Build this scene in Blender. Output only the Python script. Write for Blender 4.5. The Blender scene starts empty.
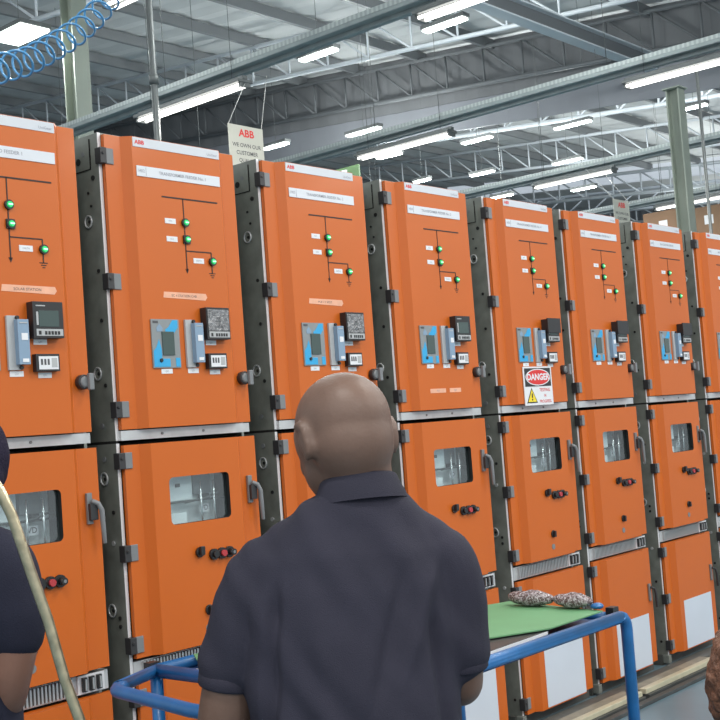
import bpy, bmesh, math, random
from mathutils import Vector, Matrix, noise
random.seed(4)
PI = math.pi
SC = bpy.context.scene
COL = SC.collection

# ------------------------------------------------------------------ materials
def mat(name, base, rough=.5, metal=0., coat=0., var=.0, vscale=8., bump=0., bscale=60., spec=.5, stretch=None):
    m = bpy.data.materials.new(name); m.use_nodes = True
    nt = m.node_tree; b = nt.nodes['Principled BSDF']
    b.inputs['Base Color'].default_value = (*base, 1)
    b.inputs['Roughness'].default_value = rough
    b.inputs['Metallic'].default_value = metal
    b.inputs['Coat Weight'].default_value = coat
    b.inputs['Coat Roughness'].default_value = .15
    b.inputs['Specular IOR Level'].default_value = spec
    tc = nt.nodes.new('ShaderNodeTexCoord')
    src = tc.outputs['Object']
    if stretch:
        mp = nt.nodes.new('ShaderNodeMapping'); mp.inputs['Scale'].default_value = stretch
        nt.links.new(src, mp.inputs['Vector']); src = mp.outputs['Vector']
    n = nt.nodes.new('ShaderNodeTexNoise'); n.inputs['Scale'].default_value = vscale; n.inputs['Detail'].default_value = 4
    nt.links.new(src, n.inputs['Vector'])
    if var > 0:
        r = nt.nodes.new('ShaderNodeValToRGB')
        r.color_ramp.elements[0].position = .3; r.color_ramp.elements[1].position = .7
        r.color_ramp.elements[0].color = (*[c * (1 - var) for c in base], 1)
        r.color_ramp.elements[1].color = (*[min(1, c * (1 + var)) for c in base], 1)
        nt.links.new(n.outputs['Fac'], r.inputs['Fac']); nt.links.new(r.outputs['Color'], b.inputs['Base Color'])
    if bump > 0:
        n2 = nt.nodes.new('ShaderNodeTexNoise'); n2.inputs['Scale'].default_value = bscale; n2.inputs['Detail'].default_value = 3
        nt.links.new(src, n2.inputs['Vector'])
        bp = nt.nodes.new('ShaderNodeBump'); bp.inputs['Strength'].default_value = bump; bp.inputs['Distance'].default_value = .01
        nt.links.new(n2.outputs['Fac'], bp.inputs['Height']); nt.links.new(bp.outputs['Normal'], b.inputs['Normal'])
    return m

def emit(name, col, s):
    m = bpy.data.materials.new(name); m.use_nodes = True
    b = m.node_tree.nodes['Principled BSDF']
    b.inputs['Base Color'].default_value = (*col, 1)
    b.inputs['Emission Color'].default_value = (*col, 1)
    b.inputs['Emission Strength'].default_value = s
    return m

M = {}
M['orange'] = mat('orange powder coat', (.56, .118, .009), .42, coat=.10, var=.03, vscale=2, bump=.03, bscale=300, spec=.4)
M['galv'] = mat('galvanised sheet', (.25, .265, .24), .45, .35, var=.16, vscale=14)
M['galvlight'] = mat('bright galvanised sheet', (.55, .56, .57), .4, .4, var=.1, vscale=20)
M['edge'] = mat('bare sheet edge', (.72, .72, .74), .35, .2)
M['strip'] = mat('grey header strip', (.60, .63, .68), .4)
M['plate'] = mat('white name plate', (.66, .69, .74), .35)
M['white'] = mat('white sticker', (.74, .75, .78), .5)
M['panelwhite'] = mat('pale film sheet', (.58, .63, .71), .45, var=.03, vscale=3)
M['tape'] = mat('masking tape', (.80, .42, .28), .6, var=.08, vscale=30)
M['hinge'] = mat('grey hinge plastic', (.19, .20, .21), .45)
M['hingedark'] = mat('dark hinge plastic', (.03, .03, .033), .5)
M['black'] = mat('black plastic', (.018, .018, .02), .4)
M['blackmatte'] = mat('black seam and recess shade', (.012, .012, .012), .8)
M['line'] = mat('black mimic line', (.03, .015, .012), .6)
M['grey'] = mat('grey device plastic', (.24, .26, .27), .45)
M['greylight'] = mat('light device plastic', (.42, .43, .44), .45)
M['bluegrey'] = mat('blue grey device cover', (.22, .32, .44), .4)
M['cyan'] = mat('cyan graphic', (.03, .36, .68), .4)
M['screen'] = mat('display glass', (.06, .09, .085), .2)
M['film'] = mat('crinkled protective film', (.22, .22, .23), .2, bump=1., bscale=90, var=.6, vscale=60)
M['text'] = mat('dark print', (.08, .08, .09), .6)
M['textgrey'] = mat('grey print', (.30, .31, .36), .6)
M['red'] = mat('red print', (.68, .03, .03), .5)
M['redbtn'] = mat('red push button', (.45, .04, .05), .35)
M['yellow'] = mat('yellow triangle', (.85, .65, .03), .5)
M['green_lamp'] = emit('green indicator', (.03, .55, .16), .5)
M['green_core'] = emit('green indicator centre', (.45, 1., .6), 1.2)
M['comp'] = mat('grey painted compartment', (.82, .88, .88), .5, var=.06)
M['compdark'] = mat('dark mechanism', (.07, .08, .08), .5)
M['steelrod'] = mat('bright rod', (.7, .72, .72), .25, .8)
M['comb'] = mat('ribbed metal', (.55, .55, .55), .35, .7)
M['inner'] = mat('cabinet interior', (.10, .10, .10), .7)
M['blue'] = mat('blue painted steel', (.010, .115, .32), .4, coat=.1, var=.15, vscale=14, bump=.06, bscale=60)
M['bluetray'] = mat('dark blue tray', (.02, .05, .16), .5)
M['greenmat'] = mat('green cutting mat', (.12, .29, .14), .65, var=.06, vscale=5)
M['paper'] = mat('paper', (.72, .74, .76), .7)
M['skin'] = mat('brown skin', (.135, .079, .058), .5, var=.12, vscale=14, bump=.06, bscale=160)
M['skin2'] = mat('warm brown skin', (.20, .10, .07), .5, var=.1, vscale=14, bump=.06, bscale=160)
M['hairbrown'] = mat('brown curly hair', (.13, .055, .03), .6, var=.5, vscale=60, bump=1., bscale=90)
M['navy'] = mat('dark navy knit', (.030, .029, .045), .85, var=.14, vscale=5, bump=.25, bscale=500, spec=.25)
M['navydark'] = mat('navy work cloth', (.016, .017, .032), .85, var=.15, vscale=5, bump=.2, bscale=400, spec=.25)
M['cap'] = mat('dark purple knit', (.014, .011, .028), .9, bump=.4, bscale=200, spec=.2)
M['shoe'] = mat('black leather', (.02, .02, .02), .4)
M['eye'] = mat('eye', (.5, .48, .45), .3)
M['brass'] = mat('worn chromed tube', (.50, .44, .30), .28, .85, var=.25, vscale=40, bump=.1, bscale=80)
M['rail'] = mat('beige rail', (.50, .47, .34), .45, .1, var=.12, vscale=12)
M['railflat'] = mat('dusty rail web', (.24, .22, .17), .6, .1, var=.2, vscale=12)
M['raildark'] = mat('dark rail', (.07, .075, .075), .5, .3, var=.2)
M['kick'] = mat('grey plinth', (.12, .12, .11), .5, .3, var=.15)
M['roof'] = mat('white roof sheet', (.66, .67, .67), .6, var=.06, vscale=1.5)
M['purlin'] = mat('galvanised purlin', (.26, .27, .28), .5, .2)
M['truss'] = mat('pale painted truss', (.66, .70, .74), .5, 0.)
M['trussdark'] = mat('grey truss', (.17, .18, .19), .6, .1)
M['column'] = mat('grey green column paint', (.30, .33, .28), .5, var=.07, vscale=2)
M['pole'] = mat('dull pole', (.17, .18, .18), .45, .4)
M['housing'] = mat('lamp housing', (.16, .17, .17), .4, .3)
M['tube'] = emit('fluorescent tube', (1., .985, .93), 4.)
M['tubesmall'] = emit('high bay diffuser', (.93, 1., .96), 2.2)
M['coil'] = mat('blue air hose', (.07, .26, .50), .3, coat=.4)
M['signcream'] = mat('cream board', (.52, .52, .46), .55)
M['string'] = mat('white string', (.6, .6, .58), .7)
M['cardboard'] = mat('cardboard', (.25, .155, .095), .8, var=.08, vscale=4)
M['redbeam'] = mat('red rack beam', (.42, .06, .05), .5)
M['rackblue'] = mat('rack upright', (.08, .12, .25), .5)
M['greenboard'] = mat('green board', (.08, .15, .06), .6, var=.3, vscale=2)
M['stool'] = mat('stool seat', (.03, .03, .03), .6)

def curtain_mat(name, base, freq):
    m = mat(name, base, .75, var=.10, vscale=1.2, stretch=(1, 1, .15))
    return m
M['curtain'] = curtain_mat('dark grey curtain', (.19, .195, .205), 6)
M['curtainlow'] = curtain_mat('pale grey curtain band', (.27, .28, .31), 6)
M['wall'] = curtain_mat('grey ribbed cladding', (.24, .25, .27), 6)

def floor_mat():
    m = mat('blue grey epoxy floor', (.13, .205, .25), .34, var=.15, vscale=1.6, bump=.04, bscale=8)
    return m
M['floor'] = floor_mat()

def tray_mat():
    m = bpy.data.materials.new('perforated tray'); m.use_nodes = True
    nt = m.node_tree; b = nt.nodes['Principled BSDF']; b.inputs['Roughness'].default_value = .45; b.inputs['Metallic'].default_value = .35
    tc = nt.nodes.new('ShaderNodeTexCoord'); w = nt.nodes.new('ShaderNodeTexWave')
    w.bands_direction = 'Y'; w.inputs['Scale'].default_value = 6.5
    r = nt.nodes.new('ShaderNodeValToRGB'); r.color_ramp.elements[0].position = .45; r.color_ramp.elements[1].position = .55
    r.color_ramp.elements[0].color = (.36, .40, .40, 1); r.color_ramp.elements[1].color = (.48, .52, .51, 1)
    nt.links.new(tc.outputs['Object'], w.inputs['Vector']); nt.links.new(w.outputs['Color'], r.inputs['Fac'])
    nt.links.new(r.outputs['Color'], b.inputs['Base Color'])
    return m
M['perf'] = tray_mat()
M['tray'] = mat('galvanised tray side', (.30, .34, .345), .45, .4, var=.1)

def glass_mat():
    m = bpy.data.materials.new('window polycarbonate'); m.use_nodes = True
    nt = m.node_tree; nt.nodes.clear()
    o = nt.nodes.new('ShaderNodeOutputMaterial'); mx = nt.nodes.new('ShaderNodeMixShader')
    t = nt.nodes.new('ShaderNodeBsdfTransparent'); g = nt.nodes.new('ShaderNodeBsdfGlossy')
    t.inputs[0].default_value = (.90, .94, .95, 1); g.inputs['Roughness'].default_value = .06
    mx.inputs[0].default_value = .10
    nt.links.new(t.outputs[0], mx.inputs[1]); nt.links.new(g.outputs[0], mx.inputs[2]); nt.links.new(mx.outputs[0], o.inputs[0])
    return m
M['glass'] = glass_mat()
def bag_mat():
    m = bpy.data.materials.new('clear plastic bag'); m.use_nodes = True
    b = m.node_tree.nodes['Principled BSDF']
    b.inputs['Base Color'].default_value = (.55, .52, .52, 1); b.inputs['Roughness'].default_value = .15
    nt = m.node_tree
    tc = nt.nodes.new('ShaderNodeTexCoord'); v = nt.nodes.new('ShaderNodeTexNoise'); v.inputs['Scale'].default_value = 75; v.inputs['Detail'].default_value = 5; v.inputs['Distortion'].default_value = 1.5
    r = nt.nodes.new('ShaderNodeValToRGB')
    r.color_ramp.elements[0].color = (.10, .06, .06, 1); r.color_ramp.elements[1].color = (.50, .45, .47, 1)
    r.color_ramp.elements[0].position = .40; r.color_ramp.elements[1].position = .62
    nt.links.new(tc.outputs['Object'], v.inputs['Vector']); nt.links.new(v.outputs['Fac'], r.inputs['Fac'])
    nt.links.new(r.outputs['Color'], b.inputs['Base Color'])
    bp = nt.nodes.new('ShaderNodeBump'); bp.inputs['Strength'].default_value = 1; bp.inputs['Distance'].default_value = .01
    nt.links.new(v.outputs['Fac'], bp.inputs['Height']); nt.links.new(bp.outputs['Normal'], b.inputs['Normal'])
    return m
M['bag'] = bag_mat()
def skylight_mat():
    m = bpy.data.materials.new('translucent roof sheet'); m.use_nodes = True
    nt = m.node_tree; nt.nodes.clear()
    o = nt.nodes.new('ShaderNodeOutputMaterial'); mx = nt.nodes.new('ShaderNodeMixShader')
    t = nt.nodes.new('ShaderNodeBsdfTranslucent'); g = nt.nodes.new('ShaderNodeBsdfDiffuse')
    t.inputs[0].default_value = (.95, .97, 1, 1); mx.inputs[0].default_value = .2
    nt.links.new(t.outputs[0], mx.inputs[1]); nt.links.new(g.outputs[0], mx.inputs[2]); nt.links.new(mx.outputs[0], o.inputs[0])
    return m
M['skylight'] = skylight_mat()

# ------------------------------------------------------------------ mesh builder
_text_cache = {}
def text_mesh(s, bold):
    k = (s, bold)
    if k not in _text_cache:
        cu = bpy.data.curves.new('t', 'FONT'); cu.body = s; cu.size = 1; cu.align_x = 'CENTER'; cu.align_y = 'CENTER'
        cu.offset = bold; cu.resolution_u = 3
        ob = bpy.data.objects.new('t', cu); COL.objects.link(ob)
        bpy.context.view_layer.update()
        me = bpy.data.meshes.new_from_object(ob.evaluated_get(bpy.context.evaluated_depsgraph_get()))
        _text_cache[k] = ([v.co.copy() for v in me.vertices], [list(p.vertices) for p in me.polygons])
        bpy.data.objects.remove(ob); bpy.data.meshes.remove(me)
    return _text_cache[k]

class MB:
    def __init__(s): s.v = []; s.f = []; s.m = []; s.mats = []; s.smooth = []
    def mi(s, m):
        if m not in s.mats: s.mats.append(m)
        return s.mats.index(m)
    def add(s, vs, fs, m, smooth=False):
        o = len(s.v); s.v += [tuple(v) for v in vs]; i = s.mi(m)
        for f in fs: s.f.append([o + a for a in f]); s.m.append(i); s.smooth.append(smooth)
        return s
    def box(s, x0, x1, y0, y1, z0, z1, m):
        vs = [(x, y, z) for z in (z0, z1) for y in (y0, y1) for x in (x0, x1)]
        return s.add(vs, [(0, 2, 3, 1), (4, 5, 7, 6), (0, 1, 5, 4), (2, 6, 7, 3), (0, 4, 6, 2), (1, 3, 7, 5)], m)
    def prism(s, poly, axis, a0, a1, m):
        """poly: 2-D loop; axis 'z': poly in xy extruded z; 'x': poly in yz; 'y': poly in xz"""
        def P(p, a):
            return {'z': (p[0], p[1], a), 'x': (a, p[0], p[1]), 'y': (p[0], a, p[1])}[axis]
        n = len(poly); vs = [P(p, a0) for p in poly] + [P(p, a1) for p in poly]
        fs = [tuple(range(n)), tuple(range(2 * n - 1, n - 1, -1))] + [(i, i + n, (i + 1) % n + n, (i + 1) % n) for i in range(n)]
        return s.add(vs, fs, m)
    def tube(s, pts, r, m, n=10, closed=False, cap=True):
        pts = [Vector(p) for p in pts]; N = len(pts)
        rr = r if isinstance(r, (list, tuple)) else [r] * N
        vs = []; up = None
        for i, p in enumerate(pts):
            if closed: d = pts[(i + 1) % N] - pts[i - 1]
            else: d = pts[min(i + 1, N - 1)] - pts[max(i - 1, 0)]
            d.normalize()
            if up is None:
                up = Vector((0, 0, 1)) if abs(d.z) < .9 else Vector((1, 0, 0))
            a = (up - d * up.dot(d)).normalized(); b = d.cross(a); up = a
            for k in range(n):
                t = 2 * PI * k / n; vs.append(p + (a * math.cos(t) + b * math.sin(t)) * rr[i])
        fs = []
        for i in range(N if closed else N - 1):
            j = (i + 1) % N
            for k in range(n): fs.append((i * n + k, i * n + (k + 1) % n, j * n + (k + 1) % n, j * n + k))
        s.add(vs, fs, m, True)
        if cap and not closed:
            o = len(s.v) - len(vs); i = s.mi(m)
            s.f.append([o + k for k in range(n)][::-1]); s.m.append(i); s.smooth.append(False)
            s.f.append([o + (N - 1) * n + k for k in range(n)]); s.m.append(i); s.smooth.append(False)
        return s
    def cyl(s, p0, p1, r, m, n=16, r1=None):
        return s.tube([p0, p1], [r, r if r1 is None else r1], m, n)
    def text(s, t, size, c, m, bold=0., sx=1., ux=(1, 0, 0), uz=(0, 0, 1), lift=(0, -1, 0)):
        vs, fs = text_mesh(t, bold); ux = Vector(ux); uz = Vector(uz); c = Vector(c)
        return s.add([c + ux * (v.x * size * sx) + uz * (v.y * size) for v in vs], fs, m)
    def ellipsoid(s, c, r, m, seg=20, rings=12, R=None):
        c = Vector(c); vs = []; fs = []
        for i in range(rings + 1):
            th = PI * i / rings
            for k in range(seg):
                ph = 2 * PI * k / seg
                p = Vector((r[0] * math.sin(th) * math.cos(ph), r[1] * math.sin(th) * math.sin(ph), r[2] * math.cos(th)))
                vs.append(c + (R @ p if R else p))
        for i in range(rings):
            for k in range(seg):
                fs.append((i * seg + k, (i + 1) * seg + k, (i + 1) * seg + (k + 1) % seg, i * seg + (k + 1) % seg))
        return s.add(vs, fs, m, True)
    def build(s, name, parent=None, bevel=0., loc=None, rotz=0., smooth=False, bseg=2):
        me = bpy.data.meshes.new(name); me.from_pydata(s.v, [], s.f)
        for m in s.mats: me.materials.append(M[m])
        me.polygons.foreach_set('material_index', s.m)
        me.polygons.foreach_set('use_smooth', [bool(smooth or x) for x in s.smooth])
        bm = bmesh.new(); bm.from_mesh(me); bmesh.ops.recalc_face_normals(bm, faces=bm.faces); bm.to_mesh(me); bm.free()
        o = bpy.data.objects.new(name, me); COL.objects.link(o)
        if parent: o.parent = parent
        if loc: o.location = loc
        o.rotation_euler.z = rotz
        if bevel > 0:
            b = o.modifiers.new('bevel', 'BEVEL'); b.width = bevel; b.segments = bseg; b.limit_method = 'ANGLE'; b.angle_limit = .7
        return o

def tag(o, label=None, cat=None, group=None, kind=None):
    if label: o['label'] = label
    if cat: o['category'] = cat
    if group: o['group'] = group
    if kind: o['kind'] = kind
    return o
def empty(name, loc, rotz=0., **k):
    o = bpy.data.objects.new(name, None); COL.objects.link(o); o.location = loc; o.rotation_euler.z = rotz
    o.empty_display_size = .1
    return tag(o, **k)
def copy_tree(o, parent=None):
    c = o.copy(); COL.objects.link(c)
    if parent: c.parent = parent
    for ch in list(o.children): copy_tree(ch, c)
    return c

# ------------------------------------------------------------------ camera
cam = bpy.data.cameras.new('camera'); co = bpy.data.objects.new('camera', cam); COL.objects.link(co)
R = [[0.6571398904, 0.7537325835, 0.0073727172], [-0.7502039846, 0.6549510394, -0.0907365279], [-0.0732198463, 0.0540955502, 0.9958476417]]
mw = Matrix(((R[0][0], R[0][2], -R[0][1], -2.61706583), (R[1][0], R[1][2], -R[1][1], -3.45270187), (R[2][0], R[2][2], -R[2][1], 1.5784848), (0, 0, 0, 1)))
co.matrix_world = mw
cam.sensor_width = 36; cam.lens = 1187.92 / 720 * 36; cam.clip_end = 200; cam.clip_start = .05
SC.camera = co

# ------------------------------------------------------------------ setting
tag(MB().box(-12, 40, -12, 26, -.1, 0, 'floor').build('floor'), kind='structure')
def roof_z(y): return 7.24 + .095 * y
def slab(x0, x1, y0, y1, m, th=.06):
    mb = MB(); n = int((x1 - x0) / .25)
    prof = []
    for i in range(n + 1):
        x = x0 + (x1 - x0) * i / n
        prof.append((x, .03 if i % 2 else 0.))
    vs = []; fs = []
    for (x, h) in prof:
        for y in (y0, y1):
            vs.append((x, y, roof_z(y) + h)); 
    N = len(prof)
    for (x, h) in prof:
        for y in (y0, y1):
            vs.append((x, y, roof_z(y) + h + th))
    for i in range(N - 1):
        a = 2 * i; fs.append((a, a + 1, a + 3, a + 2)); b = 2 * N + a; fs.append((b, b + 2, b + 3, b + 1))
    for i in range(N - 1):
        a = 2 * i; b = 2 * N + a
        fs.append((a, a + 2, b + 2, b)); fs.append((a + 1, b + 1, b + 3, a + 3))
    fs.append((0, 2 * N, 2 * N + 1, 1)); a = 2 * (N - 1); fs.append((a, a + 1, 2 * N + a + 1, 2 * N + a))
    mb.add(vs, fs, m)
    return mb
ceil = slab(-4, 28.5, -6, 22, 'roof').build('ceiling'); tag(ceil, kind='structure')
slab(31.5, 39, -6, 22, 'roof').build('ceiling_sheet', ceil)
slab(28.5, 31.5, -6, 22, 'skylight', .01).build('skylight_sheet', ceil)

def ribbed(x0, y0, x1, y1, zf0, zf1, m, pitch=.3, depth=.05, th=.03):
    """vertical ribbed / pleated sheet between two plan points; zf0, zf1 give bottom and top at a plan point"""
    mb = MB(); L = math.hypot(x1 - x0, y1 - y0); n = max(2, int(L / pitch * 2)); dx, dy = (x1 - x0) / L, (y1 - y0) / L
    vs = []; fs = []
    for i in range(n + 1):
        t = i / n * L; h = depth if i % 2 else 0
        x = x0 + dx * t - dy * h; y = y0 + dy * t + dx * h
        for (a, b) in ((0, 0), (-dy * th, dx * th)):
            vs.append((x + a, y + b, zf0(x, y))); vs.append((x + a, y + b, zf1(x, y)))
    for i in range(n):
        a = 4 * i; b = a + 4
        fs += [(a, b, b + 1, a + 1), (a + 2, a + 3, b + 3, b + 2), (a, a + 2, b + 2, b), (a + 1, b + 1, b + 3, a + 3)]
    fs += [(0, 1, 3, 2), (4 * n, 4 * n + 2, 4 * n + 3, 4 * n + 1)]
    return mb.add(vs, fs, m)
tag(ribbed(-2, 20, 39, 20, lambda x, y: 0, lambda x, y: roof_z(y), 'wall', .5, .03).build('wall_back'), kind='structure')
tag(ribbed(38.5, 20, 38.5, -6, lambda x, y: 0, lambda x, y: roof_z(y), 'wall').build('wall_right'), kind='structure')

# bulkhead curtain hanging on the dark truss
cu = empty('bulkhead_curtain', (14.16, 6, 6), label='dark grey pleated bulkhead curtain hanging from the roof behind the dark truss', cat='curtain')
def shift(mb, x, y, z):
    mb.v = [(a - x, b - y, c - z) for a, b, c in mb.v]; return mb
shift(ribbed(14.16, 19.5, 14.16, -4, lambda x, y: 6.35 + .085 * y, lambda x, y: roof_z(y) - .02, 'curtain', .5, .015).build and ribbed(14.16, 19.5, 14.16, -4, lambda x, y: 6.35 + .085 * y, lambda x, y: roof_z(y) - .02, 'curtain', .5, .015), 14.16, 6, 6).build('upper_curtain', cu)
shift(ribbed(14.2, 19.5, 14.2, -4, lambda x, y: 5.85 + .085 * y, lambda x, y: 6.36 + .085 * y, 'curtainlow', 1.2, .02), 14.16, 6, 6).build('lower_band', cu)

# roof trusses: run away from the viewer and rise with the roof
def truss(x, y0, y1, m, label, zb=6.5, h=.68, pitch=1.15, flip=False, r=.028, twin=False):
    t = empty('roof_truss', (x, y0, zb + .088 * y0), label=label, cat='roof truss', group=None)
    dz = .088
    def P(y, u, dx=0): return (dx, y - y0, dz * (y - y0) + u)
    def bar(a, b, r, nm):
        MB().tube([a, b], r, m, 6).build(nm, t)
    bar(P(y0, 0), P(y1, 0), r * 1.5, 'bottom_chord'); bar(P(y0, h), P(y1, h), r * 1.5, 'top_chord')
    n = int((y1 - y0) / pitch); 
    pm = MB().tube([P(0 + y0, 0), P(y0, h)], r * .75, m, 6).build('post', t)
    s = pitch if not flip else -pitch
    if flip: dg = MB().tube([(0, pitch, dz * pitch), (0, 0, h)], r * .75, m, 6).build('diagonal', t)
    else: dg = MB().tube([(0, 0, 0), (0, pitch, dz * pitch + h)], r * .75, m, 6).build('diagonal', t)
    for i in range(1, n):
        for o in (pm, dg):
            c = o.copy(); COL.objects.link(c); c.parent = t; c.location = (0, i * pitch, dz * i * pitch)
    return t
truss(6.7, -2, 18, 'truss', 'pale steel roof truss crossing the top left corner of the hall', pitch=1.0, h=.62)
truss(11.35, -3, 19.5, 'truss', 'pale roof truss behind the left column and the blue coiled hose', pitch=.85, h=.62, r=.024)
truss(13.95, -4, 19.5, 'trussdark', 'dark grey roof truss in front of the bulkhead curtain', pitch=.78, r=.026, h=.62)
truss(17.6, -3, 19.5, 'truss', 'white roof truss just beyond the curtain, above the short lamps', pitch=.85, r=.032, flip=True, h=.62)
truss(22.3, -3, 19.5, 'truss', 'thin grey roof truss, second beyond the bulkhead curtain', pitch=.8, r=.026, h=.62)
truss(28.3, -3, 19.5, 'truss', 'pale roof truss, third beyond the curtain, left of the right column', pitch=.9, r=.034, h=.62)
truss(31.6, -3, 19.5, 'truss', 'far roof truss under the skylight behind the right column', pitch=.9, flip=True, r=.034, h=.62)
truss(35, -3, 19.5, 'truss', 'farthest roof truss visible near the end wall', pitch=1., r=.034, h=.62)

# purlins along X
pj = MB().prism([(0, 0), (.07, 0), (.07, .015), (.015, .015), (.015, .15), (.07, .15), (.07, .165), (0, .165)], 'x', -4, 28.4, 'purlin').build('roof_purlin')
tag(pj, 'long grey roof purlin under the white roof sheets', 'purlin', 'purlins under the roof')
for i, y in enumerate([-4 + 1.45 * k for k in range(17)]):
    o = pj if i == 0 else pj.copy()
    if i: COL.objects.link(o)
    o.location = (0, y, roof_z(y) - .18)

# beam running along X
b = MB(); b.box(-1, 7.2, -.09, .09, -.12, -.10, 'truss'); b.box(-1, 7.2, -.09, .09, .10, .12, 'truss'); b.box(-1, 7.2, -.01, .01, -.10, .10, 'trussdark')
tag(b.build('ceiling_beam', loc=(6.2, 4.28, 6.5)), 'grey steel beam crossing the upper right towards the curtain', 'beam')

# columns
def column(x, y, w, d, label, rot=0., top=None):
    top = top or roof_z(y) - .2
    t = .018
    mb = MB().box(-w / 2, w / 2, -d / 2, -d / 2 + t, 0, top, 'column').box(-w / 2, w / 2, d / 2 - t, d / 2, 0, top, 'column').box(-t / 2, t / 2, -d / 2 + t, d / 2 - t, 0, top, 'column')
    mb.box(-w / 2 - .03, w / 2 + .03, -d / 2 - .03, d / 2 + .03, top - .015, top, 'column')
    tag(mb.build('steel_column', loc=(x, y, 0), rotz=rot), label, 'column')
column(5.87, 8.05, .22, .22, 'grey green steel column behind the leftmost cabinets')
column(11., 2.93, .17, .17, 'grey green steel column at the right, behind the cabinets', top=5.42)
p = empty('support_pole', (4.02, 4.45, 0), label='thin dark vertical pole in front of the left cable tray', cat='pole')
MB().cyl((0, 0, 0), (0, 0, roof_z(4.45) - .2), .030, 'pole').build('pole', p)
MB().cyl((0, 0, 4.66), (0, 0, 4.74), .042, 'pole').build('clamp', p)
p = empty('conduit', (9.6, 2.0, 0), label='thin pair of vertical conduits in front of the right column', cat='conduit')
MB().cyl((0, 0, 0), (0, 0, 5.15), .018, 'pole').build('pipe', p)
MB().cyl((.10, .04, 0), (.10, .04, 5.15), .014, 'pole').build('pipe', p)

# cable trays
def tray(x, z, y0, y1, label, w=.22, h=.075):
    t = empty('cable_tray', (x, y0, z), label=label, cat='cable tray')
    L = y1 - y0
    MB().box(-w / 2, w / 2, 0, L, -.004, 0, 'tray').box(w / 2 - .006, w / 2, 0, L, 0, h, 'tray').build('tray_base', t)
    MB().box(-w / 2 - .004, -w / 2 + .004, 0, L, 0, h * .45, 'tray').box(-w / 2 - .007, -w / 2 + .01, 0, L, h * .45, h, 'perf').build('tray_side', t)
    MB().box(-.03, .03, 0, L, -.04, -.004, 'tray').build('support_channel', t)
    for k in range(5):
        yy = 1.2 + k * 3.1; MB().cyl((w / 2 + .01, yy, 0), (w / 2 + .01, yy, roof_z(y0 + yy) - z - .01), .004, 'pole', 6).build('hanger_rod', t)
    for k in range(3):
        MB().tube([(-.05 + .05 * k, 0, .012), (-.05 + .05 * k, L, .012)], .010, 'coil' if k == 1 else 'black', 6).build('cable', t)
tray(4.84, 4.86, -2, 14, 'cable tray nearest the viewer, above the left cabinets')
tray(8.03, 4.88, -2, 14, 'second cable tray, crossing the middle of the picture')
tray(11.72, 4.84, -2, 14, 'third cable tray, passing behind the right cabinets')
tray(15.3, 4.86, -2, 14, 'farthest cable tray, low beside the right column')

# batten lights
def batten(x, y0, y1, z, label, twin=.085):
    t = empty('batten_light', (x, (y0 + y1) / 2, z), label=label, cat='ceiling light')
    L = (y1 - y0) / 2
    MB().box(-.09, .09, -L - .03, L + .03, .02, .05, 'housing').box(-.03, .03, -L - .03, L + .03, .05, .085, 'housing').build('housing', t, bevel=.004)
    for s in (-1, 1):
        MB().cyl((s * twin / 2, -L, 0), (s * twin / 2, L, 0), .013, 'tube', 10).build('tube', t)
    for s in (-1, 1):
        MB().box(-.06, .06, s * (L + .012) - .012, s * (L + .012) + .012, -.02, .02, 'housing').build('end_holder', t)
    for s in (-1, 1): MB().cyl((0, s * L * .8, .085), (0, s * L * .8, roof_z((y0 + y1) / 2 + s * L * .8) - z - .01), .003, 'pole', 5).build('suspension_wire', t)
    return t
batten(4.71, 4.05, 5.48, 4.67, 'long twin tube light hanging above the sign left of centre')
batten(4.65, .6, 1.97, 4.67, 'long twin tube light at the top edge, right of centre')
batten(7.9, 4.13, 5.45, 4.68, 'long twin tube light just above the third and fourth cabinets')
batten(7.9, .2, 1.95, 4.68, 'long twin tube light at the upper right edge')
batten(11.54, 4.15, 5.36, 4.69, 'long tube light above the fifth and sixth cabinets', .05)
batten(15.1, 4.2, 5.33, 4.70, 'far tube light in front of the cardboard boxes', .05)
batten(15.1, 1.9, 3.1, 4.70, 'far tube light at the right edge below the tray')
batten(2.66, 2.4, 3.25, 4.70, 'tube light at the top left corner next to the coiled hose')
BAYW = 115
SM = [(5.40, 8.49, .66, 'wide'), (8.91, 6.9, .62, 'bay light hanging below the left cable tray'), (9.35, 5.13, .63, 'short bay light near the top, below the twin tubes'),
      (12.57, 9.29, .71, 'bay light in front of the dark curtain band'), (11.98, 10.8, .55, 'bay light beside the hanging cream sign'),
      (13.05, 5.33, .72, 'bay light under the second cable tray'), (15.41, 6.93, .70, 'bay light at the bottom of the white truss'),
      (17.96, 8.58, .65, 'bay light at the bottom chord of the thin grey truss'), (14.82, 8.55, .62, 'bay light under the middle of the white truss'),
      (17.31, 10.2, .55, 'bay light under the thin truss, middle'), (19.82, 11.43, .55, 'small far bay light above the fifth cabinet'),
      (16.72, 11.3, .38, 'small far bay light above the fourth cabinet'), (20.87, 9.93, .6, 'small far bay light between two tube lights'),
      (16.21, 5.06, .46, 'bay light to the right of the right column'), (14.34, 10.2, .55, 'bay light next to the twin tubes above the third cabinet')]
for (x, y, L, lab) in SM:
    w = .20 if lab == 'wide' else .062
    lab = 'square bright bay light in the top left corner' if lab == 'wide' else lab
    t = empty('bay_light', (x, y, 6.5), label=lab, cat='ceiling light')
    MB().box(-w - .01, w + .01, -L / 2 - .02, L / 2 + .02, .01, .06, 'housing').build('housing', t)
    MB().box(-w, w, -L / 2, L / 2, -.02, .01, 'tubesmall').build('diffuser', t)
    MB().cyl((0, 0, .06), (0, 0, roof_z(y) - 6.5 - .01), .0035, 'pole', 6).build('hanger', t)

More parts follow.
